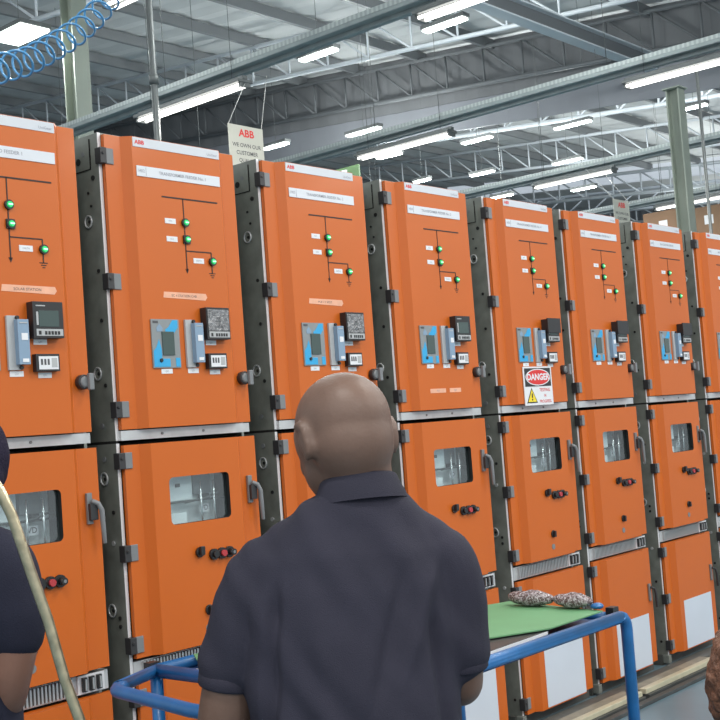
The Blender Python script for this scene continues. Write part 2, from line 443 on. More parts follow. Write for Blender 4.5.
# light from the lamps (one area lamp just under each fitting, plus added unseen rows over the aisle and loose roof fill)
def bulb(x, y, z, power):
    l = bpy.data.lights.new('bay_and_fill_lamp', 'POINT'); l.energy = power; l.shadow_soft_size = .12; l.color = (.95, 1, .98)
    o = bpy.data.objects.new('bay_and_fill_lamp', l); COL.objects.link(o); o.location = (x, y, z)
for (x, y, L_, lab_) in SM:
    if x != 13.05: bulb(x, y, 6.38, BAYW)
for (x, y) in ((2, 8), (5.2, 3.5), (5.2, -1.5), (1.5, 2.5), (9.3, .6), (24.5, 9), (28.5, 11), (24.5, 4), (33, 12)): bulb(x, y, 6.3, BAYW)  # added fill bulbs without fittings, to brighten roof and trusses
def lamp(x, y, z, power, sx=.16, sy=1.3, col=(1, .97, .91)):
    l = bpy.data.lights.new('lamp', 'AREA'); l.shape = 'RECTANGLE'; l.size = sx; l.size_y = sy; l.energy = power; l.color = col
    o = bpy.data.objects.new('lamp', l); COL.objects.link(o); o.location = (x, y, z)
    return o
for (x, y, p) in ((4.71, 4.76, 60), (4.65, 1.28, 60), (7.9, 4.8, 60), (7.9, 1.1, 60), (11.54, 4.75, 60), (15.1, 4.7, 60), (2.66, 2.8, 40)):
    lamp(x, y, 4.62, p)
for (x, y, p) in ((-5.8, -2.6, 75), (-2.2, -2.6, 75), (1.3, -2.6, 72), (4.7, -2.9, 72), (8.2, -2.9, 72), (-5.8, -6, 95), (-2.2, -6, 100), (1.3, -6, 100), (4.7, -6, 100), (8.2, -6, 100)):  # added lamps out of view, lighting the cabinet fronts
    lamp(x, y, 4.6, p)
AISLE = [(-5.8, -2.6), (-2.2, -2.6), (1.3, -2.6), (4.7, -2.9), (8.2, -2.9), (-5.8, -6), (-2.2, -6), (1.3, -6), (4.7, -6), (8.2, -6)]
for (x, y) in AISLE:
    t = batten(x, y - .7, y + .7, 4.7, 'unseen twin tube light added over the aisle to light the cabinets'); t['group'] = 'added tube lights over the aisle'

# ------------------------------------------------------------------ switchgear cabinets
def rounded(x0, x1, z0, z1, r, n=4):
    out = []
    for (cx, cz, a0) in ((x0 + r, z0 + r, PI), (x1 - r, z0 + r, 1.5 * PI), (x1 - r, z1 - r, 0), (x0 + r, z1 - r, .5 * PI)):
        for k in range(n + 1):
            a = a0 + .5 * PI * k / n; out.append((cx + r * math.cos(a), cz + r * math.sin(a)))
    return out
MX0, MX1 = .115, .545
def door_shell(x0, x1, z0, z1, hole=None, prot=.05):
    """pressed sheet door: flanges at y=-.02, raised centre at y=-prot, thickness back to y=-.002"""
    mb = MB(); m = 'orange'
    prof = [(x0, -.002), (x0, -.020), (.085, -.020), (MX0, -prot), (MX1, -prot), (.575, -.020), (x1, -.020), (x1, -.002)]
    t = .003
    for i in range(len(prof) - 1):
        if i == 3 and hole: continue
        (ax, ay), (bx, by) = prof[i], prof[i + 1]
        mb.add([(ax, ay, z0), (bx, by, z0), (bx, by, z1), (ax, ay, z1)], [(0, 1, 2, 3)], m)
    if hole:
        hx0, hx1, hz0, hz1 = hole; n = 4
        inner = rounded(hx0, hx1, hz0, hz1, .018, n)
        outer = [(MX0, z0), (MX1, z0), (MX1, z1), (MX0, z1)]
        vs = [(p[0], -prot, p[1]) for p in inner] + [(p[0], -prot, p[1]) for p in outer] + [(p[0], -prot + .022, p[1]) for p in inner]
        N = len(inner); fs = []
        for c in range(4):
            for k in range(n): fs.append((c * (n + 1) + k, c * (n + 1) + k + 1, N + c))
            a = c * (n + 1) + n; b2 = ((c + 1) * (n + 1)) % N
            fs.append((a, b2, N + (c + 1) % 4, N + c))
        mb.add(vs[:N + 4], fs, m)
        mb.add(vs[:N] + vs[N + 4:], [(i, (i + 1) % N, N + (i + 1) % N, N + i) for i in range(N)], 'blackmatte')  # reveal coloured black: shade of the frame depth put into the colour
    # top and bottom caps + back sheet
    n = len(prof)
    mb.add([(x, y, z1) for x, y in prof], [tuple(range(n))], m)
    mb.add([(x, y, z0) for x, y in prof], [tuple(range(n))], m)
    if not hole:
        mb.add([(x0, -.002, z0), (x1, -.002, z0), (x1, -.002, z1), (x0, -.002, z1)], [(0, 1, 2, 3)], m)
    else:
        hx0, hx1, hz0, hz1 = hole
        for (a, b2, c, d) in ((x0, hx0 - .02, z0, z1), (hx1 + .02, x1, z0, z1), (hx0 - .02, hx1 + .02, z0, hz0 - .02), (hx0 - .02, hx1 + .02, hz1 + .02, z1)):
            mb.add([(a, -.002, c), (b2, -.002, c), (b2, -.002, d), (a, -.002, d)], [(0, 1, 2, 3)], 'inner')
    return mb

def hinge(door, z, parent):
    mb = MB().box(-.012, .016, -.030, .004, z - .029, z + .029, 'hingedark').box(.013, .050, -.0255, -.020, z - .029, z + .029, 'hinge')
    mb.cyl((-.0, -.030, z + .008), (-.0, -.034, z + .008), .006, 'black', 10)
    mb.build('hinge', parent, bevel=.002)

NAMES = ['FIELD FEEDER 1', 'TRANSFORMER FEEDER No. 1', 'TRANSFORMER FEEDER No. 2', 'TRANSFORMER FEEDER No. 3', 'TRANSFORMER FEEDER No. 4', 'TRANSFORMER FEEDER No. 5', 'BUS COUPLER FEEDER', 'INCOMER FEEDER']
XS = [-.76, 0, .795, 1.583, 2.395, 3.145, 3.977, 4.80]
YF = -.050
def common_cabinet():
    """parts every cabinet shares; returns the root"""
    r = empty('switchgear_cabinet', (0, 0, 0))
    # side sheets, plinth, body
    sp = MB().box(0, .012, 0, 1.30, .06, 1.574, 'galv').box(0, .012, 0, 1.30, 1.584, 2.70, 'galv').box(.002, .011, .002, 1.30, 1.57, 1.59, 'blackmatte')
    # corner plate with its hook and hole
    sp.box(-.003, .001, .045, .20, 2.575, 2.685, 'galv').box(-.0035, 0, .045, .048, 2.575, 2.685, 'blackmatte').box(-.0035, 0, .045, .20, 2.573, 2.576, 'blackmatte')
    hm = sp
    def hole(y, z, rr, m='blackmatte'): hm.cyl((-.0005, y, z), (-.0045, y, z), rr, m, 14)
    hole(.115, 2.612, .013); hole(.085, 2.635, .009, 'hinge'); hole(.035, 2.54, .009); hole(.068, 2.49, .005); hole(.055, 2.44, .005)
    for z in (2.385, 1.83, 1.45, .98):
        hm.tube([(-.004, .075 + .020 * math.cos(a), z + .022 * math.sin(a)) for a in [2 * PI * k / 16 for k in range(16)]], .0035, 'galvlight', 6, closed=True)
        hole(.072, z, .006)
    for z in (2.20, 2.02, 1.785, 1.33, .955, .925, .50, .14): hole(.035, z, .007)
    for z in (1.64, 1.52): hole(.07, z, .010, 'hinge')
    for z in (1.22, .70): hole(.045, z, .009, 'galvlight')
    sp.build('side_panel', r)
    MB().box(0, .013, -.002, 0, .06, 1.574, 'edge').box(0, .013, -.002, 0, 1.584, 2.70, 'edge').build('edge_trim', r)
    MB().box(.66, .672, .05, 1.30, .06, 2.69, 'galv').build('side_panel', r)
    body = MB()
    body.box(.012, .66, .05, 1.30, 1.585, 2.69, 'inner').box(.012, .66, .30, 1.30, .81, 1.575, 'inner').box(.012, .66, .05, 1.30, .06, .80, 'inner')
    body.box(.012, .66, 1.30, 1.31, .06, 2.69, 'galv').box(.012, .66, .0, 1.30, 2.688, 2.70, 'galv')
    body.build('housing', r)
    MB().box(-.02, .70, .03, 1.30, .0, .06, 'kick').build('plinth', r)
    MB().box(-.012, .022, -.012, .03, .012, .062, 'galv').cyl((.005, .004, 0), (.005, .004, .012), .012, 'hinge').build('levelling_foot', r, bevel=.004)
    # silver cross strip under the top door with black seam
    MB().box(.013, .640, -.016, .05, 1.583, 1.618, 'galvlight').cyl((.20, -.016, 1.60), (.20, -.019, 1.60), .005, 'hinge').cyl((.40, -.016, 1.60), (.40, -.019, 1.60), .005, 'hinge').build('cross_strip', r)
    # ribbed comb strip between middle and lower doors
    mb = MB().box(.013, .66, -.006, .05, .735, .80, 'galvlight')
    k = 0
    x = .05
    while x < .50:
        mb.box(x, x + .007, -.020, -.006, .742, .797, 'comb').box(x + .0085, x + .0125, -.0075, -.0055, .742, .797, 'black'); x += .0145
    mb.box(.53, .64, -.014, -.006, .738, .80, 'edge')
    for x in (.545, .575, .605): mb.box(x, x + .018, -.024, -.014, .745, .793, 'black').box(x + .006, x + .012, -.03, -.022, .75, .788, 'comb')
    mb.build('comb_strip', r)
    return r

def upper_door(r, k):
    far = k >= 4
    d = door_shell(.015, .645, 1.622, 2.692).build('upper_door', r)
    for z in (2.612, 2.155, 1.694): hinge(d, z, d)
    mb = MB().box(.120, .542, YF - .002, YF, 2.655, 2.690, 'strip')
    mb.text('ABB', .021, (.150, YF - .0026, 2.672), 'red', .03, 1.15)
    mb.text('UniGear', .014, (.505, YF - .0026, 2.668), 'textgrey', 0, 1.1)
    mb.build('header_strip', d)
    mb = MB().box(.130, .537, YF - .003, YF, 2.546, 2.585, 'plate')
    mb.text('H0%d' % (k + 1), .017, (.152, YF - .0036, 2.566), 'textgrey', 0)
    mb.box(.172, .1732, YF - .0036, YF, 2.550, 2.581, 'textgrey')
    mb.text(NAMES[k], .017, (.350, YF - .0036, 2.566), 'textgrey', .008, 1.05)
    mb.build('name_plate', d)
    y0, y1 = YF - .0015, YF
    mb = MB(); t = .0022 if not far else .0016
    mb.box(.241, .518, y0, y1, 2.480 - .0028, 2.480 + .0028, 'line')
    mb.box(.343 - t, .343 + t, y0, y1, 2.205, 2.480, 'line')
    mb.box(.343, .469, y0, y1, 2.281 - t, 2.281 + t, 'line').box(.469 - t, .469 + t, y0, y1, 2.200, 2.281, 'line')
    for i, w in enumerate((.016, .010, .005)): mb.box(.469 - w, .469 + w, y0, y1, 2.199 - .008 * i, 2.202 - .008 * i, 'line')
    mb.prism([(.335, 2.212), (.351, 2.212), (.343, 2.195)], 'y', y0, y1, 'line')
    mb.build('mimic_diagram', d)
    for (x, z, sq) in ((.345, 2.388, 0), (.348, 2.324, 1), (.470, 2.246, 0)):
        mb = MB().cyl((x, YF, z), (x, YF - .010, z), .0165, 'black', 18)
        if sq: mb.box(x - .016, x + .016, YF - .006, YF, z - .016, z + .016, 'black')
        mb.cyl((x, YF - .010, z), (x, YF - .016, z), .0115, 'green_lamp', 16, .009)
        mb.box(x - .008, x + .008, YF - .0172, YF - .0155, z - .0022, z + .0022, 'green_core')
        mb.build('indicator_lamp', d)
    for (x, z) in ((.275, 2.390), (.278, 2.322), (.403, 2.246)):
        MB().box(x - .026, x + .026, YF - .0018, YF, z - .010, z + .010, 'white').text('EARTH' if x > .4 else 'ISOL', .009, (x, YF - .0022, z), 'textgrey').build('lamp_label', d)
    # flow / arc display with cyan graphic
    mb = MB().box(.148, .279, YF - .006, YF, 1.838, 2.018, 'grey')
    yy0, yy1 = YF - .0072, YF - .006
    mb.prism([(.152, 1.842), (.228, 1.842), (.228, 1.872), (.190, 1.872), (.190, 1.905), (.180, 1.945), (.166, 1.915), (.152, 1.900)], 'y', yy0, yy1, 'cyan')
    mb.prism([(.212, 1.980), (.228, 1.990), (.248, 2.015), (.272, 2.015), (.272, 1.988), (.252, 1.965), (.212, 1.965)], 'y', yy0, yy1, 'cyan')
    mb.box(.254, .275, yy0, yy1, 1.842, 1.875, 'cyan')
    mb.box(.194, .250, YF - .010, YF - .006, 1.885, 1.972, 'screen')
    mb.prism([(.170, 1.985), (.185, 2.002), (.200, 1.985), (.197, 1.972), (.172, 1.972)], 'y', yy0, yy1, 'bluegrey')
    mb.cyl((.184, YF - .006, 1.866), (.184, YF - .012, 1.866), .007, 'black', 12)
    mb.box(.155, .180, yy0, yy1, 2.003, 2.012, 'text')
    mb.build('control_display', d, bevel=.0012)
    # slim grey relay with protruding cover
    mb = MB().box(.308, .352, YF - .010, YF, 1.838, 2.018, 'greylight').box(.334, .376, YF - .032, YF - .010, 1.855, 2.004, 'bluegrey')
    mb.box(.346, .370, YF - .0335, YF - .032, 1.935, 1.958, 'white').box(.346, .370, YF - .0335, YF - .032, 1.862, 1.874, 'white').box(.340, .370, YF - .0335, YF - .032, 1.990, 1.994, 'greylight')
    mb.cyl((.345, YF - .010, 2.011), (.345, YF - .018, 2.011), .007, 'black', 10).cyl((.352, YF - .010, 1.846), (.352, YF - .018, 1.846), .007, 'black', 10)
    mb.build('slim_relay', d, bevel=.003)
    # protection meter: black casing, its screen, keys
    film = k in (1, 2)
    mb = MB().box(.392, .510, YF - .035, YF, 1.942, 2.064, 'black')
    yb = YF - .0365
    mb.box(.402, .506, yb, YF - .035, 1.949, 1.972, 'greylight')
    if film: mb.box(.398, .504, yb - .002, YF - .035, 1.975, 2.056, 'film')
    else:
        mb.box(.414, .492, yb, YF - .035, 1.980, 2.034, 'screen').box(.404, .412, yb, YF - .035, 1.985, 2.030, 'greylight')
        mb.box(.404, .440, yb, YF - .035, 2.048, 2.052, 'greylight')
    for i in range(5): mb.box(.434 + .0125 * i, .443 + .0125 * i, yb - .001, yb, 1.953, 1.965, 'black')
    mb.box(.410, .420, yb - .001, yb, 1.953, 1.966, 'black')
    if far: mb.box(.386, .512, YF - .046, YF - .0385, 1.990, 2.068, 'black')
    mb.build('protection_meter', d, bevel=.003)
    mb = MB().box(.403, .495, YF - .022, YF, 1.832, 1.890, 'black').box(.413, .489, YF - .0235, YF - .022, 1.838, 1.882, 'white')
    for i in range(3): mb.box(.420 + .013 * i, .428 + .013 * i, YF - .0245, YF - .0235, 1.853, 1.873, 'text')
    mb.box(.462, .484, YF - .0245, YF - .0235, 1.845, 1.876, 'greylight')
    mb.build('voltage_indicator', d, bevel=.002)
    for (x, z) in ((.213, 1.826), (.340, 1.826), (.437, 1.932), (.448, 1.820)):
        MB().box(x - .026, x + .026, YF - .0018, YF, z - .009, z + .009, 'white').text('Q01', .009, (x, YF - .0022, z), 'textgrey').build('device_label', d)
    # latch
    mb = MB().cyl((.612, -.020, 1.795), (.612, -.045, 1.795), .026, 'hingedark', 20).cyl((.612, -.045, 1.795), (.612, -.052, 1.795), .022, 'hinge', 20, .016)
    mb.box(.616, .636, -.066, -.050, 1.766, 1.824, 'hinge')
    mb.build('latch', d, bevel=.003)
    if k in (0, 1, 2):
        x0 = (.30, .219, .205)[k]
        mb = MB().prism([(x0, 2.100), (x0 + .205, 2.094), (x0 + .215, 2.106), (x0 + .208, 2.120), (x0 + .004, 2.122)], 'y', YF - .001, YF, 'tape')
        mb.text(('SOLAR STATION', 'SC 4 STATION CAB', 'PCB + 7 SPOT')[k], .013, (x0 + .10, YF - .0014, 2.108), 'text', 0, 1.1)
        mb.build('masking_tape', d)
    if k == 3:
        for x0, w in ((.20, .12), (.35, .09)):
            MB().box(x0, x0 + w, YF - .001, YF, 1.700, 1.720, 'tape').text('TEST', .011, (x0 + w / 2, YF - .0014, 1.71), 'textgrey').build('masking_tape', d)
    return d

def middle_door(r, k):
    hole = (.190, .484, 1.263, 1.436)
    d = door_shell(.018, .660, .812, 1.566, hole).build('middle_door', r)
    for z in (1.511, 1.183, .860): hinge(d, z, d)
    MB().box(.188, .486, -.0335, -.0315, 1.261, 1.438, 'glass').build('window_pane', d)
    # what shows behind the pane
    mb = MB().box(.15, .53, .090, .10, 1.20, 1.50, 'comp').box(.15, .53, .02, .09, 1.20, 1.21, 'comp').box(.15, .16, .0, .09, 1.20, 1.50, 'comp')
    mb.box(.15, .35, .050, .09, 1.345, 1.50, 'comp').box(.15, .52, .040, .052, 1.335, 1.342, 'compdark').box(.15, .30, .03, .09, 1.21, 1.30, 'comp')
    mb.box(.152, .225, .042, .052, 1.345, 1.380, 'compdark').box(.270, .288, .044, .052, 1.395, 1.408, 'compdark')
    mb.box(.50, .53, .0, .09, 1.20, 1.50, 'compdark')  # right wall darkened to carry the shade inside the window
    mb.box(.410, .440, .055, .09, 1.335, 1.360, 'compdark').box(.375, .46, .07, .09, 1.36, 1.50, 'grey')
    for x in (.375, .440): mb.cyl((x, .03, 1.21), (x, .03, 1.41), .0045, 'steelrod', 8)
    mb.tube([(.30, .035, 1.335), (.40, .03, 1.345), (.46, .03, 1.36)], .004, 'compdark', 6)
    mb.box(.385, .432, .052, .055, 1.290, 1.322, 'white').text('VD', .028, (.408, .0515, 1.306), 'text', .02)
    mb.v = [(a, b_ - .036, c) for a, b_, c in mb.v]
    mb.build('breaker_mechanism', r)
    mb = MB().cyl((.310, YF, 1.150), (.310, YF - .012, 1.150), .019, 'black', 16).box(.300, .320, YF - .026, YF - .012, 1.140, 1.172, 'black')
    mb.build('selector_knob', d, bevel=.002)
    for i, x in enumerate((.378, .418, .456)):
        mb = MB().cyl((x, YF, 1.134), (x, YF - .012, 1.134), .021, 'black', 18)
        mb.cyl((x, YF - .012, 1.134), (x, YF - (.024 if i != 2 else .035), 1.134), .012, ('black', 'redbtn', 'black')[i], 18)
        if i == 2: mb.cyl((x, YF - .035, 1.134), (x, YF - .036, 1.134), .006, 'hinge', 12)
        mb.build('push_button', d)
    MB().cyl((.340, YF, .934), (.340, YF - .008, .934), .019, 'black', 16).box(.333, .347, YF - .020, YF - .008, .918, .950, 'black').build('key_lock', d, bevel=.002)
    MB().cyl((.335, YF, .868), (.335, YF - .002, .868), .015, 'hinge', 18).build('cover_cap', d)
    mb = MB().box(.600, .622, -.032, -.020, 1.305, 1.412, 'hinge').box(.602, .634, -.046, -.032, 1.318, 1.375, 'hingedark')
    mb.tube([(.612, -.040, 1.385), (.632, -.050, 1.374), (.643, -.053, 1.350), (.645, -.053, 1.30), (.648, -.053, 1.235)], [.008, .009, .0095, .009, .0075], 'hinge', 10)
    mb.build('door_handle', d, bevel=.002)
    return d

def lower_door(r, k):
    d = door_shell(.020, .662, .066, .726).build('lower_door', r)
    for z in (.675, .395, .120): hinge(d, z, d)
    MB().box(.165, .542, YF - .0015, YF, .072, .362, 'panelwhite').build('white_cover_sheet', d)
    mb = MB().box(.612, .632, -.032, -.020, .42, .52, 'hinge')
    mb.tube([(.622, -.036, .50), (.640, -.050, .49), (.650, -.052, .46), (.652, -.052, .38)], .008, 'hingedark', 8)
    mb.build('door_handle', d, bevel=.002)
    return d

LAB = ['orange switchgear cabinet cut off by the left edge, behind the man in the cap',
       'orange switchgear cabinet with masking tape note, between the leftmost cabinet and the bald man',
       'orange switchgear cabinet directly behind the bald man\'s head',
       'orange switchgear cabinet with two tape pieces below the meters, right of the bald man\'s head',
       'orange switchgear cabinet carrying the red and white danger sign',
       'orange switchgear cabinet immediately right of the one with the danger sign',
       'orange switchgear cabinet second to the right of the danger sign, above the rail gap',
       'orange switchgear cabinet cut off by the right edge']
proto = common_cabinet()
roots = []
for k in range(8):
    roots.append(proto if k == 0 else copy_tree(proto))
for k, r in enumerate(roots):
    r.location = (XS[k], 0, 0)
    tag(r, LAB[k], 'electrical cabinet', 'switchgear cabinets in a row')
    upper_door(r, k); middle_door(r, k); lower_door(r, k)

# danger sign fixed on cabinet five
x0, z0 = XS[4] + .172, 1.612
W_, H_ = .272, .202
ds = empty('danger_sign', (x0, YF - .002, z0), label='white DANGER sign with red oval and yellow triangle on a cabinet door', cat='sign')
mb = MB().box(0, W_, -.003, 0, 0, H_, 'white').build('sign_board', ds)
mb = MB().box(.012, W_ - .012, -.004, -.003, .098, H_ - .008, 'black')
def ell(cx, cz, a, b, n=28): return [(cx + a * math.cos(2 * PI * i / n), cz + b * math.sin(2 * PI * i / n)) for i in range(n)]
mb.prism(ell(W_ / 2, .146, .118, .044), 'y', -.0048, -.004, 'white').prism(ell(W_ / 2, .146, .110, .039), 'y', -.0056, -.0048, 'red')
mb.text('DANGER', .046, (W_ / 2, -.0060, .146), 'white', .035, 1.15)
mb.build('danger_header', ds)
mb = MB().prism([(.018, .012), (.118, .012), (.068, .092)], 'y', -.004, -.003, 'black').prism([(.028, .018), (.108, .018), (.068, .082)], 'y', -.0048, -.004, 'yellow')
mb.box(.063, .073, -.0055, -.0048, .040, .062, 'black').box(.063, .073, -.0055, -.0048, .025, .034, 'black')
mb.build('warning_triangle', ds)
mb = MB().text('TESTING', .024, (.195, -.0036, .078), 'red', .01, 1.1).text('IN', .020, (.195, -.0036, .048), 'red', .01).text('PROGRESS', .022, (.195, -.0036, .018), 'red', .01, 1.1)
mb.build('sign_text', ds)

# ------------------------------------------------------------------ rails on the floor
tag(MB().box(-2.5, 6, -.135, -.035, 0, .022, 'kick').build('floor_plate', bevel=.004), 'flat dull grey steel strip on the floor along the cabinets', 'floor strip')
def rail(x0, x1, z, label):
    t = empty('floor_rail', ((x0 + x1) / 2, -.21, 0), label=label, cat='rail'); L = (x1 - x0) / 2
    MB().box(-L, L, -.085, .070, 0, z * .5, 'raildark').build('rail_base', t)
    MB().box(-L, L, -.066, -.026, z * .5, z, 'rail').build('rail_head', t, bevel=.003)
    MB().box(-L, L, -.012, .060, z * .5, z * .8, 'railflat').build('rail_head', t, bevel=.003)
rail(3.17, 4.08, .056, 'beige two-headed floor rail section right of the gap, by the brown hair')
rail(-2.4, 3.13, .052, 'long beige floor rail section running left behind the blue trolley')
tag(MB().box(-2.5, 6, -.345, -.305, 0, .020, 'raildark').build('floor_angle', bevel=.003), 'thin dark steel angle along the outer edge of the rail', 'rail')
tag(MB().tube([(4.14, -.22, .012), (4.22, -.26, .05), (4.32, -.20, .035), (4.6, -.22, .012)], .012, 'greylight').build('cable_end'), 'grey cable lying on the floor past the rail end', 'cable')

# ------------------------------------------------------------------ blue trolley
TX0, TX1, TY0, TY1, TZ = -.38, .844, -1.502, -.626, .92
tr = empty('trolley', (0, 0, 0), label='blue tubular steel work trolley between the bald man and the cabinets', cat='trolley')
rr = .019
def rod(pts, nm, r=rr): return MB().tube(pts, r, 'blue', 12).build(nm, tr)
def arc_corner(a, c, b2, r=.045, n=5):
    a, c, b2 = Vector(a), Vector(c), Vector(b2); d1 = (a - c).normalized(); d2 = (b2 - c).normalized(); out = []
    for i in range(n + 1):
        t = i / n; out.append(c + d1 * r * (1 - t) ** 2 + d2 * r * t ** 2)
    return out
zc = TZ - rr
rod([(TX0, TY0, zc), (TX1 - .04, TY0, zc)] + arc_corner((TX0, TY0, zc), (TX1, TY0, zc), (TX1, TY0, .3)) + [(TX1, TY0, .08)], 'top_rail')
rod([(TX0, TY1, zc), (TX1, TY1 - .0, zc)], 'top_rail')
rod([(TX1, TY0, zc - .012), (TX1, TY1, zc - .012)], 'top_rail')
rod([(TX0, TY0, zc), (TX0, TY1, zc)], 'top_rail')
for (x, y) in ((TX0, TY0), (TX0, TY1), (TX1, -.80)): rod([(x, y, .08), (x, y, zc)], 'leg')
rod([(TX0, TY1, zc), (-.58, TY1 - .08, zc)] + arc_corner((TX0, TY1 - .08, zc), (-.612, TY1 - .09, zc), (-.67, TY0, zc), .05) + [(-.672, -1.12, zc)] + [(-.68, TY0 + .05, zc), (-.64, TY0, zc), (TX0, TY0, zc)], 'push_handle', .018)
for y in (TY0, TY1): rod([(TX0, y, .22), (TX1, y if y == TY0 else -.80, .22)], 'lower_rail')
MB().box(TX0 + .015, TX1 - .015, TY0 + .01, TY1 - .01, TZ - .045, TZ - .035, 'bluetray').build('table_tray', tr)
MB().box(TX0 + .01, TX1 - .01, TY0 + .01, TY1 - .15, .22, .235, 'bluetray').build('lower_shelf', tr)
for (x, y) in ((TX0, TY0), (TX0, TY1), (TX1, TY0), (TX1, -.80)):
    MB().cyl((x - .014, y, .05), (x + .014, y, .05), .05, 'black', 20).box(x - .02, x + .02, y - .018, y + .018, .06, .10, 'greylight').build('caster', tr)
for (x, y) in ((TX0, TY1 + .02), (TX1 + .004, TY0 + .05)): MB().box(x - .018, x + .018, y - .014, y + .014, TZ - .022, TZ + .004, 'black').build('corner_cap', tr)

# things on the trolley
mb = MB().prism([(.850, -1.045), (.772, -1.462), (.455, -1.462), (.0, -1.24), (-.33, -.76), (-.25, -.645)], 'z', 0, .004, 'greenmat')
tag(mb.build('cutting_mat', loc=(0, 0, TZ + .001)), 'large green sheet lying across the blue trolley', 'mat')
tag(MB().box(-.10, .60, -.01, .22, 0, .012, 'black').box(-.09, .59, -.012, .20, .0015, .0105, 'paper').build('ring_binder', loc=(-.14, -1.462, TZ - .015), rotz=.03), 'black folder of white papers under the green sheet at the near rail', 'folder')
tag(MB().box(-.2, .2, -.07, .10, 0, .019, 'paper').build('paper_stack', loc=(.15, -1.37, TZ - .0345), rotz=.0), 'white paper stack under the black folder on the trolley', 'paper')
tag(MB().box(-.11, .11, -.02, .02, 0, .010, 'paper').build('paper_strip', loc=(-.24, -.76, TZ - .034), rotz=-.5), 'white strip of paper at the far left corner of the trolley tray', 'paper')
def lump(name, loc, r, m, rot, label, cat, amp=.02):
    mb = MB().ellipsoid((0, 0, r[2]), r, m, 36, 20)
    vs = []
    for v in mb.v:
        p = Vector(v); n = noise.noise(p * 22 + Vector(loc)) * amp + noise.noise(p * 60) * amp * .4
        q = p + (p - Vector((0, 0, r[2]))).normalized() * n; q.z = max(0, q.z); vs.append(tuple(q))
    mb.v = vs
    return tag(mb.build(name, loc=loc, rotz=rot), label, cat)
lump('parts_bag', (.785, -1.180, TZ + .006), (.036, .088, .026), 'bag', .05, 'clear plastic bag of small parts lying farther along the green sheet', 'bag', .010)
lump('parts_bag', (.785, -1.345, TZ + .006), (.034, .072, .025), 'bag', -.05, 'darker plastic bag of parts nearer the trolley corner', 'bag', .010)
lump('blue_cloth', (.785, -1.436, TZ + .006), (.022, .020, .010), 'blue', 0, 'small crumpled blue cloth beside the bags at the trolley corner', 'cloth', .005)

# ------------------------------------------------------------------ signs, hose, tube, racks
STR1, STR2 = .82, .46
def hanging_sign(x, y, w, h, ztop, label, strings):
    s = empty('hanging_sign', (x, y, ztop - h), label=label, cat='sign', group='cream quality signs')
    MB().box(0, w, 0, .006, 0, h, 'signcream').build('board', s)
    mb = MB().text('ABB', .085, (w / 2 + .005, -.001, h - .065), 'red', .03, 1.1)
    for i, t in enumerate(('WE OWN OUR', 'CUSTOMER', 'QUALITY')): mb.text(t, .046, (w / 2, -.001, h - .165 - .062 * i), 'text', .012, 1.0)
    mb.build('printing', s)
    for i, (sx, dx, dy) in enumerate(strings):
        MB().tube([(sx, .003, h), (sx + dx, dy, 4.68 - ztop + h)], .0028, 'string', 6).build('string', s)
hanging_sign(3.872, 3.4, .385, .62, 4.062, 'cream board with red letters hanging behind the second and third cabinets', ((.01, STR1, .62), (.375, STR2, .35)))
hanging_sign(10.08, 3.4, .385, .62, 4.045, 'cream board with red letters far back, behind the sixth cabinet', ((.01, .9, .85), (.375, 1.0, .85)))
# blue coiled hose
ax = [Vector(p) for p in ((-1.166, -1.161, 2.419), (-1.096, -1.122, 2.453), (-1.003, -1.065, 2.497), (-0.908, -1.011, 2.554), (-0.81, -0.961, 2.617), (-0.703, -0.907, 2.694), (-0.616, -0.862, 2.767), (-0.538, -0.82, 2.848), (-0.50, -0.796, 2.932), (-.49, -.79, 3.1))]
def interp(t):
    f = t * (len(ax) - 1); i = min(int(f), len(ax) - 2); u = f - i
    p0, p1, p2, p3 = ax[max(i - 1, 0)], ax[i], ax[i + 1], ax[min(i + 2, len(ax) - 1)]
    return .5 * ((2 * p1) + (-p0 + p2) * u + (2 * p0 - 5 * p1 + 4 * p2 - p3) * u * u + (-p0 + 3 * p1 - 3 * p2 + p3) * u ** 3)
# arc length table
tt = [i / 400 for i in range(401)]; pts = [interp(t) for t in tt]; Ls = [0]
for i in range(1, 401): Ls.append(Ls[-1] + (pts[i] - pts[i - 1]).length)
pitch = .068; turns = Ls[-1] / pitch; hp = []; j = 0; N = int(turns * 28)
for i in range(N):
    s = Ls[-1] * i / N
    while Ls[j + 1] < s: j += 1
    u = (s - Ls[j]) / max(1e-9, Ls[j + 1] - Ls[j]); p = pts[j].lerp(pts[j + 1], u); d = (pts[min(j + 3, 400)] - pts[max(j - 3, 0)]).normalized()
    a = Vector((0, 0, 1)).cross(d).normalized(); b2 = d.cross(a); ph = 2 * PI * i / 28
    hp.append(p + (a * math.cos(ph) + b2 * math.sin(ph)) * .032)
tail = [hp[-1] + Vector((0, 0, .1)), hp[-1] + Vector((0, 0, .9)), Vector((-.50, -.79, 7.16))]
mb = MB().tube(hp + tail, .0033, 'coil', 7)
tag(mb.build('coiled_hose'), 'light blue coiled air hose at the top left', 'hose')

